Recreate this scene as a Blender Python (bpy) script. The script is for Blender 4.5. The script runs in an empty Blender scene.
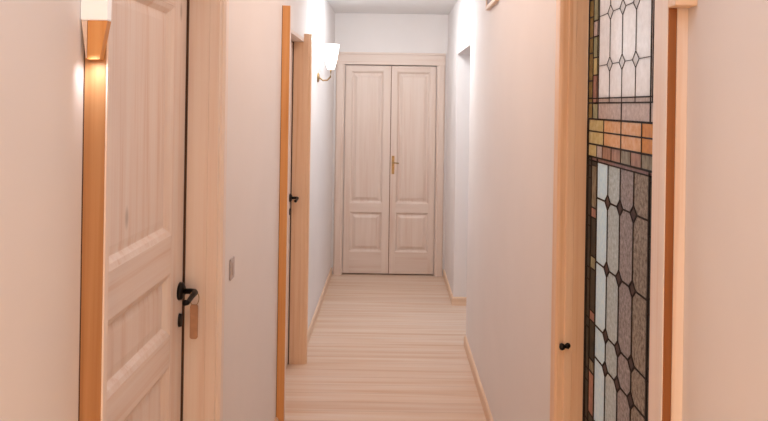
import bpy, bmesh, math, random
from mathutils import Vector, Matrix
random.seed(7)
PI = math.pi
S = bpy.context.scene
COL = S.collection

# ------------------------------------------------------------------ materials
def srgb(r, g, b):
    f = lambda c: c / 12.92 if c <= 0.04045 else ((c + 0.055) / 1.055) ** 2.4
    return (f(r / 255), f(g / 255), f(b / 255), 1.0)

def new_mat(name):
    m = bpy.data.materials.new(name); m.use_nodes = True
    nt = m.node_tree
    return m, nt, nt.nodes, nt.links, nt.nodes['Principled BSDF']

def ramp(N, pts):
    r = N.new('ShaderNodeValToRGB')
    e = r.color_ramp.elements
    e[0].position, e[0].color = pts[0]
    e[1].position, e[1].color = pts[-1]
    for p, c in pts[1:-1]:
        x = e.new(p); x.color = c
    return r

def wood(name, light, mid, dark, axis, rough=0.45, knots=True, grain=1.0):
    """pine: long streaks along one local axis, with a few elongated knots"""
    m, nt, N, L, B = new_mat(name)
    tc = N.new('ShaderNodeTexCoord')
    oi = N.new('ShaderNodeObjectInfo')
    off = N.new('ShaderNodeVectorMath'); off.operation = 'SCALE'
    off.inputs[0].default_value = (7.3, 5.1, 3.7)
    L.new(oi.outputs['Random'], off.inputs['Scale'])
    add = N.new('ShaderNodeVectorMath'); add.operation = 'ADD'
    L.new(tc.outputs['Object'], add.inputs[0]); L.new(off.outputs[0], add.inputs[1])
    def mapped(s_long, s_cross):
        mp = N.new('ShaderNodeMapping')
        sc = [s_cross] * 3; sc['xyz'.index(axis)] = s_long
        mp.inputs['Scale'].default_value = sc
        L.new(add.outputs[0], mp.inputs['Vector'])
        return mp.outputs[0]
    n1 = N.new('ShaderNodeTexNoise'); n1.inputs['Scale'].default_value = 1.0
    n1.inputs['Detail'].default_value = 4; n1.inputs['Distortion'].default_value = 0.4
    L.new(mapped(0.9, 26 * grain), n1.inputs['Vector'])
    n2 = N.new('ShaderNodeTexNoise'); n2.inputs['Scale'].default_value = 1.0
    n2.inputs['Detail'].default_value = 2
    L.new(mapped(2.5, 130 * grain), n2.inputs['Vector'])
    mx = N.new('ShaderNodeMath'); mx.operation = 'MULTIPLY_ADD'
    mx.inputs[1].default_value = 0.3
    L.new(n2.outputs['Fac'], mx.inputs[0])
    m2 = N.new('ShaderNodeMath'); m2.operation = 'MULTIPLY'; m2.inputs[1].default_value = 0.7
    L.new(n1.outputs['Fac'], m2.inputs[0]); L.new(m2.outputs[0], mx.inputs[2])
    r = ramp(N, [(0.32, dark), (0.46, mid), (0.62, light)])
    L.new(mx.outputs[0], r.inputs[0])
    out = r.outputs[0]
    if knots:
        v = N.new('ShaderNodeTexVoronoi'); v.inputs['Scale'].default_value = 1.0
        v.inputs['Randomness'].default_value = 1.0
        L.new(mapped(3.2, 7.5), v.inputs['Vector'])
        kr = ramp(N, [(0.045, (1, 1, 1, 1)), (0.11, (0, 0, 0, 1))])
        L.new(v.outputs['Distance'], kr.inputs[0])
        mixk = N.new('ShaderNodeMix'); mixk.data_type = 'RGBA'
        kf = N.new('ShaderNodeMath'); kf.operation = 'MULTIPLY'; kf.inputs[1].default_value = 0.5
        L.new(kr.outputs[0], kf.inputs[0]); L.new(kf.outputs[0], mixk.inputs['Factor'])
        L.new(out, mixk.inputs[6])
        mixk.inputs[7].default_value = [c * 0.42 for c in dark[:3]] + [1]
        out = mixk.outputs[2]
    L.new(out, B.inputs['Base Color'])
    B.inputs['Roughness'].default_value = rough
    bp = N.new('ShaderNodeBump'); bp.inputs['Strength'].default_value = 0.12
    bp.inputs['Distance'].default_value = 0.002
    L.new(mx.outputs[0], bp.inputs['Height']); L.new(bp.outputs[0], B.inputs['Normal'])
    return m

def plain(name, col, rough=0.5, metal=0.0, noise=0.0, scale=20, bump=0.0):
    m, nt, N, L, B = new_mat(name)
    B.inputs['Roughness'].default_value = rough
    B.inputs['Metallic'].default_value = metal
    tc = N.new('ShaderNodeTexCoord')
    n = N.new('ShaderNodeTexNoise'); n.inputs['Scale'].default_value = scale
    n.inputs['Detail'].default_value = 3
    L.new(tc.outputs['Object'], n.inputs['Vector'])
    lo = [c * (1 - noise) for c in col[:3]] + [1]
    r = ramp(N, [(0.3, lo), (0.7, col)])
    L.new(n.outputs['Fac'], r.inputs[0]); L.new(r.outputs[0], B.inputs['Base Color'])
    if bump:
        bp = N.new('ShaderNodeBump'); bp.inputs['Strength'].default_value = bump
        bp.inputs['Distance'].default_value = 0.003
        L.new(n.outputs['Fac'], bp.inputs['Height']); L.new(bp.outputs[0], B.inputs['Normal'])
    return m

PALE = ((0.87, 0.75, 0.68, 1), (0.84, 0.69, 0.61, 1), (0.76, 0.56, 0.45, 1))
SHADED = ((0.47, 0.24, 0.105, 1), (0.40, 0.185, 0.07, 1), (0.30, 0.125, 0.042, 1))  # viewer-facing side of the near left post, its shade put into the wood colour
FARW = ((0.76, 0.62, 0.545, 1), (0.73, 0.58, 0.50, 1), (0.68, 0.50, 0.415, 1))
W_PV = wood('pale_pine_upright', *PALE, 'z')
W_PH = wood('pale_pine_level', *PALE, 'x')
W_PY = wood('pale_pine_lengthwise', *PALE, 'y')
W_JV = wood('warm_pine_upright', (0.87, 0.62, 0.44, 1), (0.82, 0.55, 0.36, 1), (0.72, 0.42, 0.23, 1), 'z')
W_DV = wood('deep_shaded_pine_upright', (0.32, 0.11, 0.025, 1), (0.26, 0.08, 0.015, 1), (0.19, 0.052, 0.009, 1), 'z')  # shaded side of the near right post, painted as deeper brown
W_MV = wood('orange_pine_and_shade_upright', (0.76, 0.38, 0.14, 1), (0.70, 0.32, 0.10, 1), (0.58, 0.23, 0.06, 1), 'z')  # holder wood; on the farther left post the colour carries its shade
W_SV = wood('shaded_pine_upright', *SHADED, 'z')
W_BY = wood('skirting_pine_lengthwise', (0.82, 0.61, 0.46, 1), (0.77, 0.54, 0.38, 1), (0.66, 0.42, 0.27, 1), 'y', knots=False)
W_BX = wood('skirting_pine_crosswise', (0.82, 0.61, 0.46, 1), (0.77, 0.54, 0.38, 1), (0.66, 0.42, 0.27, 1), 'x', knots=False)
W_FV = wood('limed_pine_upright', *FARW, 'z', grain=0.8, knots=False)
W_FH = wood('limed_pine_level', *FARW, 'x', grain=0.8, knots=False)
PLASTER = plain('warm_white_plaster', (0.845, 0.785, 0.765, 1), 0.85, 0, 0.03, 3.0, 0.05)
CEILM = plain('white_ceiling_paint', (0.86, 0.84, 0.835, 1), 0.9, 0, 0.02, 3.0)
IRON = plain('blackened_iron', (0.016, 0.012, 0.011, 1), 0.42, 0.7, 0.3, 60)
BRASS = plain('aged_brass', (0.50, 0.33, 0.15, 1), 0.35, 0.9, 0.3, 40)
DARKW = plain('dark_brown_wood', (0.16, 0.055, 0.022, 1), 0.5, 0, 0.3, 30)
WING_GAP = plain('wing_gap_shade_brown', (0.30, 0.15, 0.09, 1), 0.6, 0, 0.2, 30)  # brown standing in for the shade between the two door wings
GAP_SHADE = plain('gap_shade_brown', (0.09, 0.042, 0.024, 1), 0.9)  # dark brown painted in for the shade in door gaps and joints
PLASTIC = plain('ivory_switch_plastic', (0.50, 0.41, 0.39, 1), 0.35)
STRIPM = plain('plain_brown_strip', (0.50, 0.27, 0.16, 1), 0.6, 0, 0.2, 50)
LEAD = plain('dark_lead_came', (0.022, 0.015, 0.014, 1), 0.6, 0.0, 0.4, 80, 0.2)
LEAD.node_tree.nodes['Principled BSDF'].inputs['Specular IOR Level'].default_value = 0.15

def lamp_shade(name, col, strength):
    m, nt, N, L, B = new_mat(name)
    B.inputs['Base Color'].default_value = (0.9, 0.88, 0.85, 1)
    B.inputs['Emission Color'].default_value = col
    B.inputs['Emission Strength'].default_value = strength
    B.inputs['Roughness'].default_value = 0.6
    return m
SHADE = lamp_shade('lit_white_shade', (0.98, 0.96, 1.0, 1), 0.22)
SHADE2 = lamp_shade('lit_white_glass', (1.0, 0.92, 0.86, 1), 3.2)

def art_glass(name, c1, c2, scale=60, rough=0.16, trans=0.25, stretch=1.0):
    """streaky opalescent art glass: partly lets the next room's light through"""
    m, nt, N, L, B = new_mat(name)
    out = N['Material Output']
    tc = N.new('ShaderNodeTexCoord')
    mp = N.new('ShaderNodeMapping'); mp.inputs['Scale'].default_value = (1, 1, stretch)
    L.new(tc.outputs['Object'], mp.inputs['Vector'])
    n = N.new('ShaderNodeTexNoise'); n.inputs['Scale'].default_value = scale
    n.inputs['Detail'].default_value = 5; n.inputs['Roughness'].default_value = 0.65
    L.new(mp.outputs[0], n.inputs['Vector'])
    r = ramp(N, [(0.34, c2), (0.66, c1)])
    L.new(n.outputs['Fac'], r.inputs[0])
    L.new(r.outputs[0], B.inputs['Base Color'])
    B.inputs['Roughness'].default_value = rough
    B.inputs['IOR'].default_value = 1.5
    bp = N.new('ShaderNodeBump'); bp.inputs['Strength'].default_value = 0.35
    bp.inputs['Distance'].default_value = 0.002
    L.new(n.outputs['Fac'], bp.inputs['Height']); L.new(bp.outputs[0], B.inputs['Normal'])
    t = N.new('ShaderNodeBsdfTranslucent'); L.new(r.outputs[0], t.inputs['Color'])
    mx = N.new('ShaderNodeMixShader'); mx.inputs[0].default_value = trans
    L.new(B.outputs[0], mx.inputs[1]); L.new(t.outputs[0], mx.inputs[2])
    L.new(mx.outputs[0], out.inputs['Surface'])
    return m

def floor_mat():
    m, nt, N, L, B = new_mat('pale_pine_floorboards')
    geo = N.new('ShaderNodeNewGeometry')
    br = N.new('ShaderNodeTexBrick')
    br.inputs['Scale'].default_value = 1.0
    br.inputs['Brick Width'].default_value = 3.4
    br.inputs['Row Height'].default_value = 0.115
    br.inputs['Mortar Size'].default_value = 0.0016
    br.inputs['Mortar Smooth'].default_value = 0.4
    br.offset = 0.37
    sh = N.new('ShaderNodeVectorMath'); sh.inputs[1].default_value = (0.7, 0, 0)
    L.new(geo.outputs['Position'], sh.inputs[0])
    br.inputs['Color1'].default_value = (0.0, 0.0, 0.0, 1)
    br.inputs['Color2'].default_value = (1, 1, 1, 1)
    br.inputs['Mortar'].default_value = (0.5, 0.5, 0.5, 1)
    L.new(sh.outputs[0], br.inputs['Vector'])
    mp = N.new('ShaderNodeMapping'); mp.inputs['Scale'].default_value = (0.9, 22, 1)
    L.new(geo.outputs['Position'], mp.inputs['Vector'])
    n = N.new('ShaderNodeTexNoise'); n.inputs['Scale'].default_value = 1.0
    n.inputs['Detail'].default_value = 5; n.inputs['Distortion'].default_value = 0.5
    L.new(mp.outputs[0], n.inputs['Vector'])
    r = ramp(N, [(0.28, (0.68, 0.43, 0.27, 1)), (0.47, (0.76, 0.56, 0.43, 1)), (0.68, (0.80, 0.64, 0.54, 1))])
    L.new(n.outputs['Fac'], r.inputs[0])
    tint = ramp(N, [(0.0, (0.93, 0.89, 0.86, 1)), (1.0, (1.0, 1.0, 1.0, 1))])
    L.new(br.outputs['Color'], tint.inputs[0])
    mul = N.new('ShaderNodeMix'); mul.data_type = 'RGBA'; mul.blend_type = 'MULTIPLY'
    mul.inputs['Factor'].default_value = 1.0
    L.new(r.outputs[0], mul.inputs[6]); L.new(tint.outputs[0], mul.inputs[7])
    dk = N.new('ShaderNodeMix'); dk.data_type = 'RGBA'
    f = N.new('ShaderNodeMath'); f.operation = 'MULTIPLY'; f.inputs[1].default_value = 0.6
    L.new(br.outputs['Fac'], f.inputs[0]); L.new(f.outputs[0], dk.inputs['Factor'])
    L.new(mul.outputs[2], dk.inputs[6]); dk.inputs[7].default_value = (0.36, 0.19, 0.10, 1)
    L.new(dk.outputs[2], B.inputs['Base Color'])
    B.inputs['Roughness'].default_value = 0.33
    return m
FLOORM = floor_mat()

# ------------------------------------------------------------------ mesh helpers
def box(bm, x0, x1, y0, y1, z0, z1, mi=0):
    v = [bm.verts.new(p) for p in ((x0, y0, z0), (x1, y0, z0), (x1, y1, z0), (x0, y1, z0),
                                   (x0, y0, z1), (x1, y0, z1), (x1, y1, z1), (x0, y1, z1))]
    for q in ((0, 3, 2, 1), (4, 5, 6, 7), (0, 1, 5, 4), (1, 2, 6, 5), (2, 3, 7, 6), (3, 0, 4, 7)):
        f = bm.faces.new([v[i] for i in q]); f.material_index = mi

def frustum(bm, bot, top):
    """bot/top: four (x,y,z) corners each"""
    a = [bm.verts.new(p) for p in bot]; b = [bm.verts.new(p) for p in top]
    bm.faces.new(a[::-1]); bm.faces.new(b)
    for i in range(4):
        j = (i + 1) % 4
        bm.faces.new((a[i], a[j], b[j], b[i]))

def prism(bm, pts, z0, z1):
    """closed outline in x,y swept up from z0 to z1"""
    a = [bm.verts.new((p[0], p[1], z0)) for p in pts]; b = [bm.verts.new((p[0], p[1], z1)) for p in pts]
    bm.faces.new(a[::-1]); bm.faces.new(b)
    n = len(pts)
    for i in range(n):
        j = (i + 1) % n
        bm.faces.new((a[i], a[j], b[j], b[i]))

def tube(bm, path, radii, seg=12):
    """swept round tube through points; radii one number or a list"""
    P = [Vector(p) for p in path]
    R = radii if isinstance(radii, (list, tuple)) else [radii] * len(P)
    rings = []; up = Vector((0.03, 0.05, 1)).normalized()
    for i, p in enumerate(P):
        t = (P[min(i + 1, len(P) - 1)] - P[max(i - 1, 0)]).normalized()
        a = t.cross(up)
        if a.length < 0.05: a = t.cross(Vector((1, 0.1, 0)))
        a.normalize(); b = t.cross(a).normalized()
        rings.append([bm.verts.new(p + R[i] * (math.cos(2 * PI * k / seg) * a + math.sin(2 * PI * k / seg) * b)) for k in range(seg)])
    for r0, r1 in zip(rings, rings[1:]):
        for k in range(seg):
            j = (k + 1) % seg
            bm.faces.new((r0[k], r0[j], r1[j], r1[k]))
    bm.faces.new(rings[0][::-1]); bm.faces.new(rings[-1])

def lathe(bm, prof, c, axis='z', seg=24):
    """prof: (r, h) list turned about an axis through c"""
    c = Vector(c); rings = []
    for r, h in prof:
        ring = []
        for k in range(seg):
            a = 2 * PI * k / seg; p, q = r * math.cos(a), r * math.sin(a)
            d = {'z': (p, q, h), 'y': (p, h, q), 'x': (h, p, q)}[axis]
            ring.append(bm.verts.new(c + Vector(d)))
        rings.append(ring)
    for r0, r1 in zip(rings, rings[1:]):
        for k in range(seg):
            j = (k + 1) % seg
            bm.faces.new((r0[k], r0[j], r1[j], r1[k]))
    bm.faces.new(rings[0][::-1]); bm.faces.new(rings[-1])

def obj(name, bm, mats, parent=None, bevel=0.0, smooth=False, loc=(0, 0, 0)):
    bmesh.ops.recalc_face_normals(bm, faces=bm.faces)
    me = bpy.data.meshes.new(name); bm.to_mesh(me); bm.free()
    for m in (mats if isinstance(mats, (list, tuple)) else [mats]): me.materials.append(m)
    o = bpy.data.objects.new(name, me); COL.objects.link(o)
    o.location = loc
    if parent: o.parent = parent
    if smooth:
        for p in me.polygons: p.use_smooth = True
    if bevel:
        b = o.modifiers.new('bevel', 'BEVEL'); b.width = bevel; b.segments = 2
        b.limit_method = 'ANGLE'; b.angle_limit = math.radians(40)
    return o

def tag(o, label, cat, kind=None, group=None):
    o['label'] = label; o['category'] = cat
    if kind: o['kind'] = kind
    if group: o['group'] = group
    return o

def empty(name, loc=(0, 0, 0), rz=0.0):
    o = bpy.data.objects.new(name, None); COL.objects.link(o)
    o.empty_display_size = 0.1
    o.location = loc; o.rotation_euler = (0, 0, rz)
    return o

# ------------------------------------------------------------------ measures (metres; camera stands at 0,0)
XL, XR = -0.56, 0.545           # wall faces
TH = 0.16                       # wall thickness
YB = 6.64                       # end wall
Y0 = -1.30                      # wall behind the camera
H = 2.55
# left doorway near / far, right glazed opening, right side passage
A0, A1 = 1.2595, 2.092
B0, B1 = 3.475, 4.332
G0, G1 = 1.285, 2.012
P0, P1 = 4.72, 5.67
HEAD = 2.075

# ------------------------------------------------------------------ the shell
bm = bmesh.new(); box(bm, -0.9, 2.3, Y0 - .2, YB + .2, -0.06, 0.0)
tag(obj('floor', bm, FLOORM), 'pale pine floorboards laid across the corridor', 'floor', 'structure')
bm = bmesh.new(); box(bm, -0.9, 2.3, Y0 - .2, YB + .2, H, H + 0.08)
tag(obj('ceiling', bm, CEILM), 'plain white ceiling over the corridor', 'ceiling', 'structure')

bm = bmesh.new()
LO = XL - TH
for y0, y1 in ((Y0, A0), (A1, B0), (B1, YB)): box(bm, LO, XL, y0, y1, 0, H)
box(bm, LO, XL, A0, A1, HEAD, H); box(bm, LO, XL, B0, B1, HEAD, H)
tag(obj('wall_left', bm, PLASTER), 'cream white plaster wall on the left with two wooden doors', 'wall', 'structure')
bm = bmesh.new()
RO = XR + TH
for y0, y1 in ((Y0, G0), (G1, P0), (P1, YB)): box(bm, XR, RO, y0, y1, 0, H)
box(bm, XR, RO, G0, G1, 2.12, H); box(bm, XR, RO, P0, P1, 2.09, H)
tag(obj('wall_right', bm, PLASTER), 'cream white plaster wall on the right with the stained glass and a side opening', 'wall', 'structure')
bm = bmesh.new()
box(bm, LO, RO, YB + 0.0, YB + 0.14, 2.05, H)
box(bm, LO, -0.47, YB, YB + .14, 0, 2.05); box(bm, 0.47, RO, YB, YB + .14, 0, 2.05)
box(bm, LO, RO, YB + .07, YB + .14, 0, 2.05)
tag(obj('wall_back', bm, PLASTER), 'white end wall above the pine double door', 'wall', 'structure')
bm = bmesh.new(); box(bm, LO, RO, Y0 - 0.1, Y0, 0, H)
tag(obj('wall_front', bm, PLASTER), 'white wall closing the corridor behind the viewer', 'wall', 'structure')
# side passage, opening off to the right
bm = bmesh.new(); box(bm, RO, 2.2, P1, P1 + .1, 0, H)
box(bm, RO, 2.2, P0 - .1, P0, 0, H); box(bm, 2.1, 2.2, P0, P1, 0, H)
tag(obj('wall_passage', bm, PLASTER), 'white walls of the side passage opening off the right wall', 'wall', 'structure')
# room behind the stained glass
bm = bmesh.new()
box(bm, RO, 2.2, G0 - .5, G0 - .45, 0, H); box(bm, RO, 2.2, G1 + .45, G1 + .5, 0, H); box(bm, 2.1, 2.2, G0 - .45, G1 + .45, 0, H)
tag(obj('wall_side_room', bm, PLASTER), 'walls of the room seen dimly behind the stained glass', 'wall', 'structure')

# skirtings: board with a rounded top lip
def skirt(bm, p0, p1, n):
    """p0,p1: floor line on the wall face; n: unit normal into the room"""
    p0 = Vector(p0); p1 = Vector(p1); n = Vector(n)
    prof = [(0, 0), (0.014, 0), (0.014, 0.058), (0.010, 0.066), (0.004, 0.070), (0, 0.070)]
    a = [bm.verts.new((*(p0 + n * d), z)) for d, z in prof]
    b = [bm.verts.new((*(p1 + n * d), z)) for d, z in prof]
    bm.faces.new(a); bm.faces.new(b[::-1])
    for i in range(6):
        j = (i + 1) % 6
        bm.faces.new((a[i], b[i], b[j], a[j]))
def baseboard(name, runs, mat, label):
    bm = bmesh.new()
    for r in runs: skirt(bm, *r)
    tag(obj(name, bm, mat), label, 'baseboard', 'structure')
baseboard('baseboard_left', [((XL, Y0), (XL, 1.235), (1, 0)), ((XL, 2.17), (XL, 3.448), (1, 0))], W_BY,
          'low pine skirting board on the left wall between the two doors')
baseboard('baseboard_left_far', [((XL, 4.408), (XL, YB - .02), (1, 0))], W_BY,
          'low pine skirting board on the left beside the end door')
baseboard('baseboard_right', [((XR, Y0), (XR, 1.21), (-1, 0)), ((XR, 2.105), (XR, P0), (-1, 0))], W_BY,
          'low pine skirting board running along the right wall before the side opening')
baseboard('baseboard_right_far', [((XR, P1), (XR, YB - .02), (-1, 0)), ((XR - .014, P1), (RO + .6, P1), (0, -1))], W_BX,
          'pine skirting board turning the corner past the side opening')

# ------------------------------------------------------------------ panelled door leaf
def door_part(name, root, mat, x0, x1, z0, z1, th, y=0.0):
    bm = bmesh.new(); w, h = x1 - x0, z1 - z0
    box(bm, -w / 2, w / 2, 0, th, -h / 2, h / 2)
    return obj(name, bm, mat, root, 0.0018, loc=((x0 + x1) / 2, y, (z0 + z1) / 2))

def raised_panel(root, mat, x0, x1, z0, z1, deep=0.014, mould=0.016, flat=0.012, slope=0.03, field=0.004):
    """recessed panel with a sloped moulding and a raised field"""
    bm = bmesh.new(); w, h = (x1 - x0) / 2, (z1 - z0) / 2
    steps = [(0, 0.001), (mould * .5, deep * .35), (mould, deep), (mould + flat, deep), (mould + flat + slope, field)]
    rings = []
    for ins, d in steps:
        rings.append([bm.verts.new((sx * (w - ins), d, sz * (h - ins))) for sx, sz in ((-1, -1), (1, -1), (1, 1), (-1, 1))])
    back = [bm.verts.new((sx * w, 0.03, sz * h)) for sx, sz in ((-1, -1), (1, -1), (1, 1), (-1, 1))]
    for r0, r1 in zip([back] + rings, rings):
        for k in range(4):
            j = (k + 1) % 4
            bm.faces.new((r0[k], r0[j], r1[j], r1[k]))
    bm.faces.new(rings[-1]); bm.faces.new(back[::-1])
    return obj('panel', bm, mat, root, loc=((x0 + x1) / 2, 0, (z0 + z1) / 2))

def leaf(root, x0, x1, z0, z1, stile0, stile1, rails, wv, wh, th=0.038, **kw):
    """rails: list of (z low, z high) from the bottom up; panels fill between"""
    door_part('stile', root, wv, x0, x0 + stile0, z0, z1, th)
    door_part('stile', root, wv, x1 - stile1, x1, z0, z1, th)
    for a, b in rails: door_part('rail', root, wh, x0 + stile0, x1 - stile1, a, b, th)
    for (a, b), (c, d) in zip(rails, rails[1:]):
        raised_panel(root, wv, x0 + stile0, x1 - stile1, b, c, **kw)

def lever(root, x, z, toward=-1, scale=1.0):
    """iron lever handle on an oblong rose, with a keyhole plate below (door local space, front = -y)"""
    bm = bmesh.new()
    lathe(bm, [(0.001, -0.014), (0.018, -0.014), (0.025, -0.010), (0.027, 0.0), (0.001, 0.0)], (x, 0, z), 'y', 20)
    h = obj('lever_handle', bm, IRON, root, smooth=True)
    bm = bmesh.new()
    tube(bm, [(x, -0.008, z), (x, -0.034, z), (x + toward * .004, -0.046, z), (x + toward * .016, -0.052, z),
              (x + toward * .05, -0.052, z - .002), (x + toward * .085, -0.050, z - .010), (x + toward * .105, -0.049, z - .004)],
         [0.0085, 0.0085, 0.009, 0.0088, 0.0075, 0.007, 0.0085], 12)
    obj('grip', bm, IRON, h, smooth=True)
    bm = bmesh.new()
    pts = [(0.013 * math.cos(a), 0.021 * math.sin(a)) for a in [2 * PI * k / 20 for k in range(20)]]
    a = [bm.verts.new((x + p[0], 0, z - .088 + p[1])) for p in pts]
    b = [bm.verts.new((x + p[0] * .85, -0.008, z - .088 + p[1] * .9)) for p in pts]
    bm.faces.new(a); bm.faces.new(b[::-1])
    for i in range(20):
        j = (i + 1) % 20; bm.faces.new((a[i], b[i], b[j], a[j]))
    obj('keyhole_plate', bm, IRON, root)

LX = -0.63       # plane of the left door leaves
d1 = empty('door_1', (LX, 1.292, 0), PI / 2)
tag(d1, 'pale pine three-panel door with black lever, nearest on the left', 'door', 'structure')
WD = 2.084 - 1.292
leaf(d1, 0, WD, 0.008, 2.045, 0.115, 0.115,
     [(0.008, 0.20), (0.892, 0.985), (1.162, 1.275), (1.935, 2.045)], W_PV, W_PH, mould=0.024, flat=0.004, slope=0.02, deep=0.017, field=0.0145)
lever(d1, WD - 0.030, 1.088)

d2 = empty('door_2', (LX, 3.50, 0), PI / 2)
tag(d2, 'pine door with black lever seen edge-on, farther on the left', 'door', 'structure')
WD2 = 4.322 - 3.50
leaf(d2, 0, WD2, 0.008, 2.045, 0.115, 0.115,
     [(0.008, 0.20), (0.892, 0.985), (1.162, 1.275), (1.935, 2.045)], W_PV, W_PH, mould=0.024, flat=0.004, slope=0.02, deep=0.017, field=0.0145)
lever(d2, WD2 - 0.030, 1.064)

# frames of the left doorways: jamb lining in the reveal, moulded posts on the wall face
def left_frame(name, a0, a1, near_top, far_top, near_w, far_w, label, wj, wn):
    r = empty(name, (XL, a1, 0)); tag(r, label, 'door frame', 'structure')
    L0 = LO - XL
    def p(nm, bm, m, bev=0.0015): return obj(nm, bm, m, r, bev)
    # far jamb (faces the viewer): lining with a stop behind the leaf
    bm = bmesh.new(); box(bm, L0, -0.0005, -0.002, 0.012, 0, HEAD); p('jamb_lining', bm, wj)
    bm = bmesh.new(); box(bm, L0, -0.0005, a0 - a1 - .012, a0 - a1 + 0.016, 0, HEAD); p('jamb_lining', bm, wj)
    bm = bmesh.new(); box(bm, L0, -0.0005, a0 - a1 + .016, -0.002, 2.053, HEAD + .0); p('head_lining', bm, W_PY)
    bm = bmesh.new()
    box(bm, L0, -0.112, -0.022, -0.002, 0, 2.053); box(bm, L0, -0.112, a0 - a1 + .016, a0 - a1 + .036, 0, 2.053)
    p('door_stop', bm, GAP_SHADE, 0)
    bm = bmesh.new(); box(bm, LX - XL - .002, LX - XL + .0058, -.006, -.0022, 0, 2.053); p('jamb_gap_shade', bm, GAP_SHADE, 0)  # added strip, stands for the shaded gap at the leaf edge
    # far post with a stepped profile
    bm = bmesh.new()
    prism(bm, [(0, -0.002), (0.030, -0.002), (0.034, 0.004), (0.040, 0.004), (0.047, 0.010), (0.047, far_w * .55), (0.041, far_w * .68),
               (0.041, far_w * .8), (0.036, far_w * .92), (0.028, far_w), (0, far_w)], 0, far_top)
    p('far_post', bm, wj, 0)
    # near post: a thin board standing proud of the wall
    n0 = a0 - a1 - .022
    bm = bmesh.new(); box(bm, 0, 0.0405, n0, n0 + near_w, 0, near_top); p('near_post', bm, wn)
    bm = bmesh.new(); box(bm, 0, 0.0022, n0 - .0006, n0 - .0001, 0, near_top); p('joint_shade', bm, GAP_SHADE, 0)  # thin strip painted dark for the shadow gap at the wall
    bm = bmesh.new(); box(bm, 0.0405, 0.0440, n0 - .0005, n0 + near_w, 0, near_top); p('lit_edge_pale', bm, W_PV, .001)  # lit front of the post, its brightness put in as paler wood
left_frame('trim_1', A0, A1, 1.98, 2.105, 0.018, 0.074, 'pine door frame of the nearest left door, with its near post browned for shade', W_PV, W_SV)
left_frame('trim_2', B0, B1, 2.157, 2.105, 0.020, 0.074, 'pine door frame of the farther left door, with a tall post browned for shade', W_JV, W_MV)

# ------------------------------------------------------------------ double door at the end
d3 = empty('door_3', (0, YB + 0.002, 0)); tag(d3, 'limed pine double door closing the end of the corridor', 'door', 'structure')
def wing(x0, x1, s0, s1):
    r = bpy.data.objects.new('door_wing', None); COL.objects.link(r); r.parent = d3
    leaf(r, x0, x1, 0.012, 2.042, s0, s1, [(0.012, 0.225), (0.61, 0.70), (1.985, 2.042)], W_FV, W_FH,
         mould=0.016, flat=0.012, slope=0.026, deep=0.016)
    return r
wing(-0.449, -0.004, 0.062, 0.070)
rw = wing(0.004, 0.440, 0.055, 0.060)
bm = bmesh.new(); box(bm, -.0038, .0038, .003, .03, .012, 2.042); obj('wing_gap_shade', bm, WING_GAP, d3)  # strip added as the shade of the gap between the wings
bm = bmesh.new()
prism(bm, [(0.016, -.001), (0.042, -.001), (0.042, -.006), (0.016, -.006)], 0.985, 1.165)
obj('lock_plate', bm, BRASS, d3, 0.001)
bm = bmesh.new()
tube(bm, [(0.026, -.005, 1.10), (0.026, -.03, 1.10), (0.03, -.04, 1.10), (0.05, -.043, 1.098), (0.085, -.042, 1.094)], [0.007, 0.007, 0.008, 0.007, 0.008], 10)
obj('lever_handle', bm, BRASS, d3, smooth=True)

t3 = empty('trim_3', (0, YB, 0)); tag(t3, 'limed pine casing around the double door at the end', 'door frame', 'structure')
bm = bmesh.new(); prism(bm, [(-.538, -.001), (-.538, -.020), (-.528, -.026), (-.474, -.026), (-.466, -.018), (-.453, -.014), (-.453, -.001)], 0, 2.05)
obj('casing', bm, W_FV, t3)
bm = bmesh.new(); prism(bm, [(.524, -.001), (.524, -.020), (.514, -.026), (.466, -.026), (.457, -.018), (.444, -.014), (.444, -.001)], 0, 2.05)
obj('casing', bm, W_FV, t3)
bm = bmesh.new(); box(bm, -.538, .524, -.022, -.001, 2.05, 2.150); box(bm, -.538, .524, -.032, -.001, 2.150, 2.170)
obj('head_casing', bm, W_FH, t3, 0.003)

# ------------------------------------------------------------------ stained glass on the right
GX = 0.58
w1 = empty('window_1', (GX, G1, 0)); tag(w1, 'tall leaded stained glass panel on the right, white above and fading reflection toned in below', 'window', 'structure')
def gy(y): return y - G1
cols = [1.903, 1.807, 1.711, 1.615, 1.519]             # lead lines, far to near
YF, YN = 2.003, 1.405                                   # outer edges of the glass
BF, BN = 1.955, 1.455
ZT0, ZT1 = 1.688, 2.085
rows_top = [1.778, 1.916, 2.03]
rows_low = [1.410, 1.232, 1.055, 0.967, 0.79, 0.612]
ZBOT = 0.47
M = {}
def gm(k, c1, c2, **kw):
    M[k] = art_glass('art_glass_' + k, c1, c2, **kw); return M[k]
gm('white', (0.90, 0.89, 0.89, 1), (0.78, 0.765, 0.76, 1), scale=45, trans=.4, rough=.32)
gm('rosewhite', (0.70, 0.62, 0.60, 1), (0.50, 0.42, 0.40, 1), scale=70, trans=.3)
gm('yellow', (0.74, 0.66, 0.38, 1), (0.58, 0.48, 0.22, 1), scale=50)
gm('peach', (0.84, 0.58, 0.36, 1), (0.74, 0.40, 0.18, 1), scale=50)
gm('orange', (0.78, 0.38, 0.08, 1), (0.62, 0.26, 0.06, 1), scale=50)
gm('moss', (0.36, 0.34, 0.25, 1), (0.17, 0.145, 0.105, 1), scale=60, stretch=.4)
gm('russet', (0.52, 0.31, 0.23, 1), (0.30, 0.18, 0.14, 1), scale=60, stretch=.4)
gm('mauve', (0.34, 0.20, 0.20, 1), (0.22, 0.13, 0.13, 1), scale=60)
gm('reflect_blue', (0.80, 0.97, 1.0, 1), (0.62, 0.85, 0.97, 1), scale=70)  # this and the next three tones paint a reflection fading towards the viewer
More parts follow.
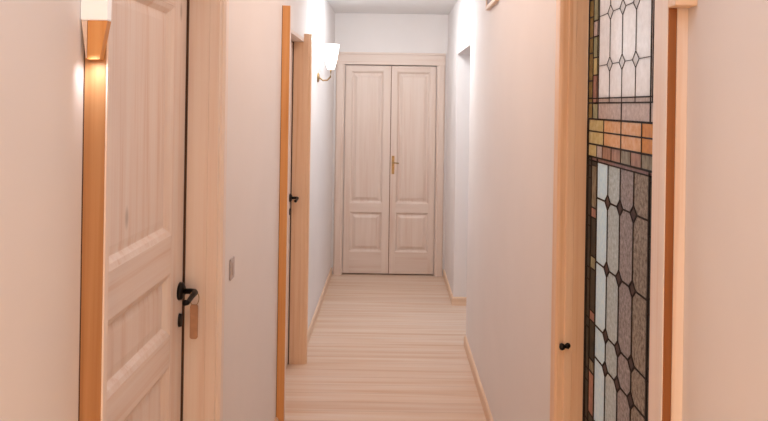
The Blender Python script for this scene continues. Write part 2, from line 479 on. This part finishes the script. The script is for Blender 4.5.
gm('reflect_sage', (0.62, 0.74, 0.78, 1), (0.40, 0.49, 0.50, 1), scale=90)
gm('shade_smoke', (0.44, 0.41, 0.43, 1), (0.22, 0.20, 0.20, 1), scale=90)
gm('shade_umber', (0.42, 0.37, 0.31, 1), (0.16, 0.13, 0.10, 1), scale=90)
gm('bottle', (0.02, 0.03, 0.024, 1), (0.008, 0.010, 0.009, 1), scale=40, trans=0.0, rough=.4)
gm('wine', (0.05, 0.022, 0.02, 1), (0.025, 0.012, 0.012, 1), scale=40, trans=0.0, rough=.4)
gm('pink', (0.52, 0.28, 0.24, 1), (0.36, 0.2, 0.17, 1), scale=40)
gm('olive', (0.34, 0.24, 0.07, 1), (0.2, 0.14, 0.04, 1), scale=40)
gm('leaf', (0.42, 0.46, 0.30, 1), (0.3, 0.3, 0.2, 1), scale=40)
for k in ('bottle', 'wine'): M[k].node_tree.nodes['Principled BSDF'].inputs['Specular IOR Level'].default_value = 0.2
gkeys = list(M)
gb = bmesh.new(); lb = bmesh.new()
def pane(ya, yb, za, zb, k):
    box(gb, 0, 0.005, gy(min(ya, yb)), gy(max(ya, yb)), za, zb, gkeys.index(k))
def came(p, q, w=0.0055, d=0.0014):
    """a strip of lead from (y,z) to (y,z)"""
    p = Vector((gy(p[0]), p[1])); q = Vector((gy(q[0]), q[1])); t = (q - p).normalized(); n = Vector((-t.y, t.x)) * w / 2
    c = [p - n, q - n, q + n, p + n]
    a = [lb.verts.new((0.0052, *v)) for v in c]; b = [lb.verts.new((-d, *(p2 + (v - p2) * .55))) for v, p2 in zip(c, (p, q, q, p))]
    lb.faces.new(a[::-1]); lb.faces.new(b)
    for i in range(4):
        j = (i + 1) % 4; lb.faces.new((a[i], a[j], b[j], b[i]))
def diamond(y, z, wy=0.022, wz=0.020, w=0.004):
    pts = [(y, z - wz), (y + wy, z), (y, z + wz), (y - wy, z)]
    for i in range(4): came(pts[i], pts[(i + 1) % 4], w)
edges = [cols[0]] + cols[1:]
# main panes, one sheet per column and row
def cells(zs, colour):
    for i in range(4):
        for j in range(len(zs) - 1): pane(cols[i], cols[i + 1], zs[j], zs[j + 1], colour(i, j))
top_z = [ZT0] + rows_top + [ZT1]
cells(top_z, lambda i, j: 'white')
low_z = [ZBOT] + rows_low[::-1] + [1.510]
cells(low_z, lambda i, j: ('reflect_blue', 'reflect_sage', 'shade_smoke', 'shade_umber')[i])  # corridor reflection put into the column colours, bright far, dark near
# bands between the two fields
pane(cols[0], cols[4], 1.675, ZT0, 'rosewhite')
for i in range(2): pane((cols[0], cols[2], cols[4])[i], (cols[0], cols[2], cols[4])[i + 1], 1.629, 1.675, 'rosewhite')
yy = [YF, 1.85, cols[2], 1.570, YN]
for i in range(4):
    k = ('yellow', 'peach', 'peach', 'orange')[i]
    pane(yy[i], yy[i + 1], 1.594, 1.629, k); pane(yy[i], yy[i + 1], 1.557, 1.594, k)
ys = [YF, 1.91, 1.86, 1.785, 1.711, 1.64, 1.57, YN]
for i in range(7): pane(ys[i], ys[i + 1], 1.521, 1.557, ('yellow', 'rosewhite', 'russet', 'russet', 'moss', 'russet', 'moss')[i])
for i in range(4): pane((BF, cols[1], cols[2], cols[3], BN)[i], (BF, cols[1], cols[2], cols[3], BN)[i + 1], 1.510, 1.521, 'mauve')
# side borders in short bits of coloured glass
def border(y_out, y_in, z0, z1, keys, step):
    z = z0; i = 0
    while z < z1 - .001:
        e = min(z + step[i % len(step)], z1)
        pane(y_out, y_in, z, e, keys[i % len(keys)]); came((y_out, e), (y_in, e), 0.006)
        z = e; i += 1
lowk = ['bottle', 'pink', 'bottle', 'leaf', 'bottle', 'pink', 'moss']; topk = ['leaf', 'pink', 'yellow', 'leaf', 'rosewhite', 'leaf']
lst = [.11, .035, .12, .028]; tst = [.06, .05, .08, .045]
border(YF, BF, ZBOT, 1.521, ['bottle'], lst); border(BF, cols[0], ZBOT, 1.510, lowk, lst[::-1])
border(BN, YN, ZBOT, 1.521, ['bottle'], lst); border(cols[4], BN, ZBOT, 1.510, ['bottle'], lst[::-1])
border(YF, BF, 1.629, ZT1, ['olive'], tst); border(BF, cols[0], 1.629, ZT1, topk, tst[::-1])
border(BN, YN, 1.629, ZT1, ['white'], [1]); border(cols[4], BN, 1.629, ZT1, ['rosewhite'], [1])
# lead lines
for y in cols[1:4]:
    zz = [1.675] + rows_top + [ZT1]
    for a, b in zip(zz, zz[1:]): came((y, a + (.021 if a in rows_top else 0)), (y, b - (.020 if b in rows_top else 0)), 0.003)
    zz = [1.510] + rows_low + [ZBOT]
    for a, b in zip(zz, zz[1:]): came((y, a - (.021 if a in rows_low else 0)), (y, b + (.021 if b in rows_low else 0)), 0.0085)
    for z in rows_top: diamond(y, z, w=.0025)
    for z in rows_low:
        diamond(y, z, w=.009)
        pts = [(y, z - .02), (y + .022, z), (y, z + .02), (y - .022, z)]
        f = gb.faces.new([gb.verts.new((-.0004, gy(p[0]), p[1])) for p in pts]); f.material_index = gkeys.index('wine')
for z in rows_low + rows_top[:2]:
    ch = [cols[0]] + sum([[c + .022, c - .022] for c in cols[1:4]], []) + [cols[4]]
    for a, b in zip(ch[::2], ch[1::2]): came((a, z), (b, z), 0.0075 if z < 1.5 else .0022)
for y in (cols[0], cols[4]):
    came((y, ZBOT), (y, 1.521), 0.015); came((y, 1.629), (y, ZT1), 0.009)
    came((y + (.012 if y > 1.7 else -.012), 1.675), (y + (.012 if y > 1.7 else -.012), ZT1), 0.005)
came((YF - .008, ZBOT), (YF - .008, 1.629), .028); came((YF - .004, 1.629), (YF - .004, ZT1), .016); came((BN - .004, ZBOT), (BN - .004, 1.521), .03)
for y in (BF, BN): came((y, ZBOT), (y, 1.521), 0.010); came((y, 1.629), (y, ZT1), 0.006)
for z, w in ((1.688, .005), (1.675, .006), (1.629, .008), (1.594, .006), (1.557, .008), (1.521, .008), (1.510, .006)): came((YF, z), (YN, z), w)
for y in yy[1:4]: came((y, 1.557), (y, 1.629), 0.006)
for y in ys[1:7]: came((y, 1.521), (y, 1.557), 0.0022)
came((cols[2], 1.629), (cols[2], 1.675), 0.006)
for y in (YF - .003, YN + .003): came((y, ZBOT), (y, ZT1), 0.012)
came((YF, ZBOT), (YN, ZBOT), 0.012); came((YF, ZT1), (YN, ZT1), 0.012)
obj('coloured_glass', gb, [M[k] for k in gkeys], w1)
obj('lead_lines', lb, LEAD, w1)
# timber below and around the glass
bm = bmesh.new(); box(bm, -.006, .03, gy(1.385), gy(YF + .002), 0.36, ZBOT - .002); obj('rail', bm, W_PY, w1, .002)
bm = bmesh.new(); box(bm, -.006, .03, gy(1.385), gy(YF + .002), ZT1 + .002, 2.118); obj('rail', bm, W_PY, w1, .002)
bm = bmesh.new(); box(bm, 0, .03, gy(1.385), gy(YF + .002), 0.004, 0.36); obj('panel', bm, W_PV, w1, .002)
bm = bmesh.new(); box(bm, -.006, .03, gy(1.303), gy(1.385 - .0005), 0.004, 2.118); box(bm, -.006, .03, gy(1.385), gy(YN - .002), ZBOT, ZT1); obj('stile', bm, W_PV, w1, .002)

# frame of the stained glass
t4 = empty('trim_4', (XR, G1, 0)); tag(t4, 'pine frame around the stained glass, small black knob on its far post', 'window frame', 'structure')
bm = bmesh.new(); box(bm, 0.0005, TH, -0.002, 0.012, 0, 2.12); obj('jamb_lining', bm, W_JV, t4, .001)
bm = bmesh.new(); box(bm, 0.0005, TH, G0 - G1 - .012, G0 - G1 + .016, 0, 2.12); obj('jamb_lining', bm, W_JV, t4, .001)
bm = bmesh.new()
prism(bm, [(0, -0.002), (-0.020, -0.002), (-0.024, 0.003), (-0.040, 0.003), (-0.047, 0.009), (-0.047, .05), (-0.043, .056), (-0.043, .075), (-0.036, .086), (0, .09)], 0, 2.2)
obj('far_post', bm, W_JV, t4)
y1 = 1.250 - G1
bm = bmesh.new(); box(bm, -0.0375, -0.0215, y1, y1 + .062, 0, 2.2); obj('near_post', bm, W_DV, t4, .0012)
bm = bmesh.new(); box(bm, -0.0395, -0.0375, y1, y1 + .062, 0, 2.2); obj('lit_edge_pale', bm, W_PV, t4, .0006)  # light on the post's front face put in as pale wood
bm = bmesh.new(); box(bm, -0.0210, 0.0, y1 + .001, y1 + .062, 0, 2.2); obj('backing_board', bm, W_PV, t4, .0012)
bm = bmesh.new(); box(bm, -0.0395, 0, y1 - .036, y1 - .0003, 1.846, 1.93); obj('cap_block', bm, W_BX, t4, .002)
bm = bmesh.new()
lathe(bm, [(0.001, 0), (0.007, 0), (0.0055, -.004), (0.0045, -.010), (0.0085, -.013), (0.0105, -.019), (0.0085, -.025), (0.001, -.027)], (-0.012, -0.012, 0.957), 'x', 16)
lathe(bm, [(0.001, .012), (0.0085, .012), (0.0085, .006), (0.001, .006)], (-0.012, -0.010, 0.957), 'y', 16)
obj('knob', bm, IRON, t4, smooth=True)

# ------------------------------------------------------------------ lamps on the walls
def sconce_near():
    r = empty('wall_sconce', (-0.53, 1.2195, 1.8035))
    tag(r, 'lit white sconce on a tapered wooden holder above the near left post', 'lamp', group='wall lamps')
    f, b = 0.0, 0.0175
    def q(x0, x1, z, y0, y1): return [(x0, y0, z), (x1, y0, z), (x1, y1, z), (x0, y1, z)]
    bm = bmesh.new(); frustum(bm, q(-.0165, .0060, -.070, f, b), q(-.0165, .019, 0, f, b)); obj('holder', bm, W_MV, r, .0006)
    bm = bmesh.new(); frustum(bm, q(-.0192, -.0178, -.068, f + .001, b), q(-.0280, -.0178, 0, f + .001, b)); obj('back_plate', bm, W_PV, r, .0004)
    bm = bmesh.new(); frustum(bm, q(-.0285, .0195, 0.0005, f - .002, b), q(-.0285, .0205, .16, f - .004, b)); obj('lamp_shade', bm, SHADE, r, .002)
sconce_near()
def sconce_far():
    r = empty('wall_sconce', (XL, 5.15, 1.86))
    tag(r, 'glowing white wall lamp on the left wall near the end door', 'lamp', group='wall lamps')
    bm = bmesh.new(); lathe(bm, [(0.001, 0.001), (.036, .001), (.036, .008), (.024, .014), (.001, .016)], (0, 0, 0), 'x', 20); obj('wall_plate', bm, BRASS, r, smooth=True)
    bm = bmesh.new(); tube(bm, [(.012, 0, 0), (.04, 0, -.022), (.075, 0, -.02), (.098, 0, .005), (.10, 0, .045), (.10, 0, .075)], .006, 10); obj('arm', bm, BRASS, r, smooth=True)
    bm = bmesh.new(); lathe(bm, [(.001, .06), (.022, .062), (.030, .075), (.045, .13), (.056, .20), (.062, .25), (.055, .25), (.045, .19), (.001, .09)], (.10, 0, 0), 'z', 24); obj('lamp_shade', bm, SHADE2, r, smooth=True)
sconce_far()

# ------------------------------------------------------------------ small things on the walls
# framed wooden box high on the right wall
r = empty('wall_cabinet', (XR, 3.48, 2.20)); tag(r, 'small wooden framed box high on the right wall, dark brown front', 'cabinet')
L_, Hh, Dd = 0.35, 0.28, 0.022
bm = bmesh.new(); box(bm, -Dd + .006, -.001, .008, L_ - .008, .008, Hh - .008); obj('dark_panel', bm, DARKW, r)
bm = bmesh.new()
for a in ((0, L_, 0, .022), (0, L_, Hh - .03, Hh)): box(bm, -Dd, -.001, a[0], a[1], a[2], a[3])
for a in ((0, .03), (L_ - .03, L_)): box(bm, -Dd, -.001, a[0], a[1], .022, Hh - .03)
obj('frame', bm, W_BY, r, .002)

r = empty('light_switch', (XL, 2.42, 1.07)); tag(r, 'ivory light switch seen edge-on beside the near left door', 'switch')
bm = bmesh.new(); box(bm, .0005, .0065, -.028, .028, -.038, .038); obj('cover_plate', bm, PLASTIC, r, .003)
bm = bmesh.new(); frustum(bm, [(.0066, -.012, -.022), (.0066, .012, -.022), (.0066, .012, .022), (.0066, -.012, .022)],
                          [(.0105, -.011, -.021), (.0105, .011, -.021), (.0085, .011, .021), (.0085, -.011, .021)]); obj('rocker', bm, PLASTIC, r)

# narrow brown strip hanging on a loop at the near lever
hx, hy, hz = LX + 0.050, 1.292 + WD - 0.030 - .010, 1.088
r = empty('hanging_strip', (hx - .002, hy, hz + .012)); tag(r, 'narrow brown strip hanging below the black door lever', 'tag')
bm = bmesh.new()
n = 28; loop = [(.010 * math.sin(2 * PI * k / n) * .0 + .0, .0125 * math.sin(2 * PI * k / n) * .35, -.012 + .024 * math.cos(2 * PI * k / n)) for k in range(n)]
tube(bm, [(.014 * math.sin(a), 0, -.030 + .022 * math.cos(a)) for a in [2 * PI * k / n for k in range(n + 1)]], .0012, 8)
obj('cord', bm, BRASS, r, smooth=True)
bm = bmesh.new()
pts = []
for cx, cz, a0 in ((.0045, -.056, 0), (-.0045, -.056, 90), (-.0045, -.145, 180), (.0045, -.145, 270)):
    for k in range(6):
        a = math.radians(a0 + 18 * k); pts.append((cx + .0075 * math.cos(a), cz + .0075 * math.sin(a)))
fa = [bm.verts.new((p[0], -.0018, p[1])) for p in pts]; fb = [bm.verts.new((p[0], .0018, p[1])) for p in pts]
bm.faces.new(fa); bm.faces.new(fb[::-1])
for i in range(len(pts)):
    j = (i + 1) % len(pts); bm.faces.new((fa[i], fa[j], fb[j], fb[i]))
obj('strip_body', bm, STRIPM, r, .0006)

# ------------------------------------------------------------------ light
def area(name, loc, size, power, col, rot=(0, 0, 0), size_y=None):
    l = bpy.data.lights.new(name, 'AREA'); l.energy = power; l.color = col; l.size = size
    if size_y: l.shape = 'RECTANGLE'; l.size_y = size_y
    o = bpy.data.objects.new(name, l); COL.objects.link(o); o.location = loc; o.rotation_euler = rot
    return o
WARM = (1.0, 0.93, 0.89)
def bulb(name, loc, power, col, r):
    l = bpy.data.lights.new(name, 'POINT'); l.energy = power; l.color = col; l.shadow_soft_size = r
    o = bpy.data.objects.new(name, l); COL.objects.link(o); o.location = loc
    return o
for nm, y, e, c, ln in (('ceiling_fill_behind', -.75, 6.0, (1, .66, .36), .8), ('ceiling_panel_near', 0.4, 6.5, (.74, .87, 1), 1.7),  # the one behind is an added unseen fill for viewer-facing sides
                        ('ceiling_panel_middle', 2.75, 10.0, (1, .81, .70), 1.7), ('ceiling_panel_far', 5.0, 8.5, (.95, .98, 1), 1.4)):
    area(nm, (0, y, H - .02), 0.5, e, c, (0, 0, 0), ln)
area('end_wall_fill', (0, 4.55, H - .10), 0.5, 8.2, (.93, .98, 1), (math.radians(68), 0, 0), .12)  # added light out of view, aimed to brighten the end wall
bulb('low_warm_fill_right', (0.3, -0.9, 0.5), 9, (1.0, 0.66, 0.25), .15)  # low warm fill added out of view behind the camera
bulb('low_warm_fill_left', (-0.3, -0.9, 0.5), 9, (1.0, 0.53, 0.19), .15)  # second added low fill, more orange, also unseen
bulb('warm_fill_behind', (0, -0.9, 1.3), 4.5, (1.0, 0.87, 0.66), .15)  # added unseen fill at mid height behind the camera
bulb('sconce_bulb', (XL + .10, 5.15, 2.14), 7.0, (.70, .90, 1), .03)
sp = bpy.data.lights.new('sconce_downlight', 'SPOT'); sp.energy = 0.6; sp.color = (.93, .96, 1); sp.shadow_soft_size = .014
sp.spot_size = math.radians(95); sp.spot_blend = 1.0
so = bpy.data.objects.new('sconce_downlight', sp); COL.objects.link(so); so.location = (-.534, 1.196, 1.735); so.rotation_euler = (math.radians(38), 0, 0)
area('passage_daylight', (2.05, (P0 + P1) / 2, 1.5), 0.9, 9, (0.68, 0.82, 1.0), (0, PI / 2, 0), 1.7)
area('side_room_light', (1.75, 1.65, 2.1), 1.1, 24, (.97, .97, 1), (0, math.radians(40), 0))

w = bpy.data.worlds.new('world'); S.world = w; w.use_nodes = True
w.node_tree.nodes['Background'].inputs[0].default_value = (0.0, 0.0, 0.0, 1)

# ------------------------------------------------------------------ camera: level, lens shifted down, rolled under one degree
F = 680.0
cam = bpy.data.cameras.new('camera'); cam.sensor_fit = 'HORIZONTAL'; cam.sensor_width = 36
cam.lens = 36 * F / 768
cam.shift_x = -(391 - 384) / 768
cam.shift_y = -(210.5 - 105) / 768
cam.clip_start = 0.02
co = bpy.data.objects.new('camera', cam); COL.objects.link(co)
ROLL = math.radians(0.9)
co.matrix_world = Matrix.Translation((0, 0, 1.66)) @ Matrix.Rotation(PI / 2, 4, 'X') @ Matrix.Rotation(ROLL, 4, 'Z')
S.camera = co
S.view_settings.view_transform = 'Standard'; S.view_settings.look = 'None'
S.view_settings.gamma = 1; S.view_settings.use_curve_mapping = False
S.view_settings.exposure = 0.0
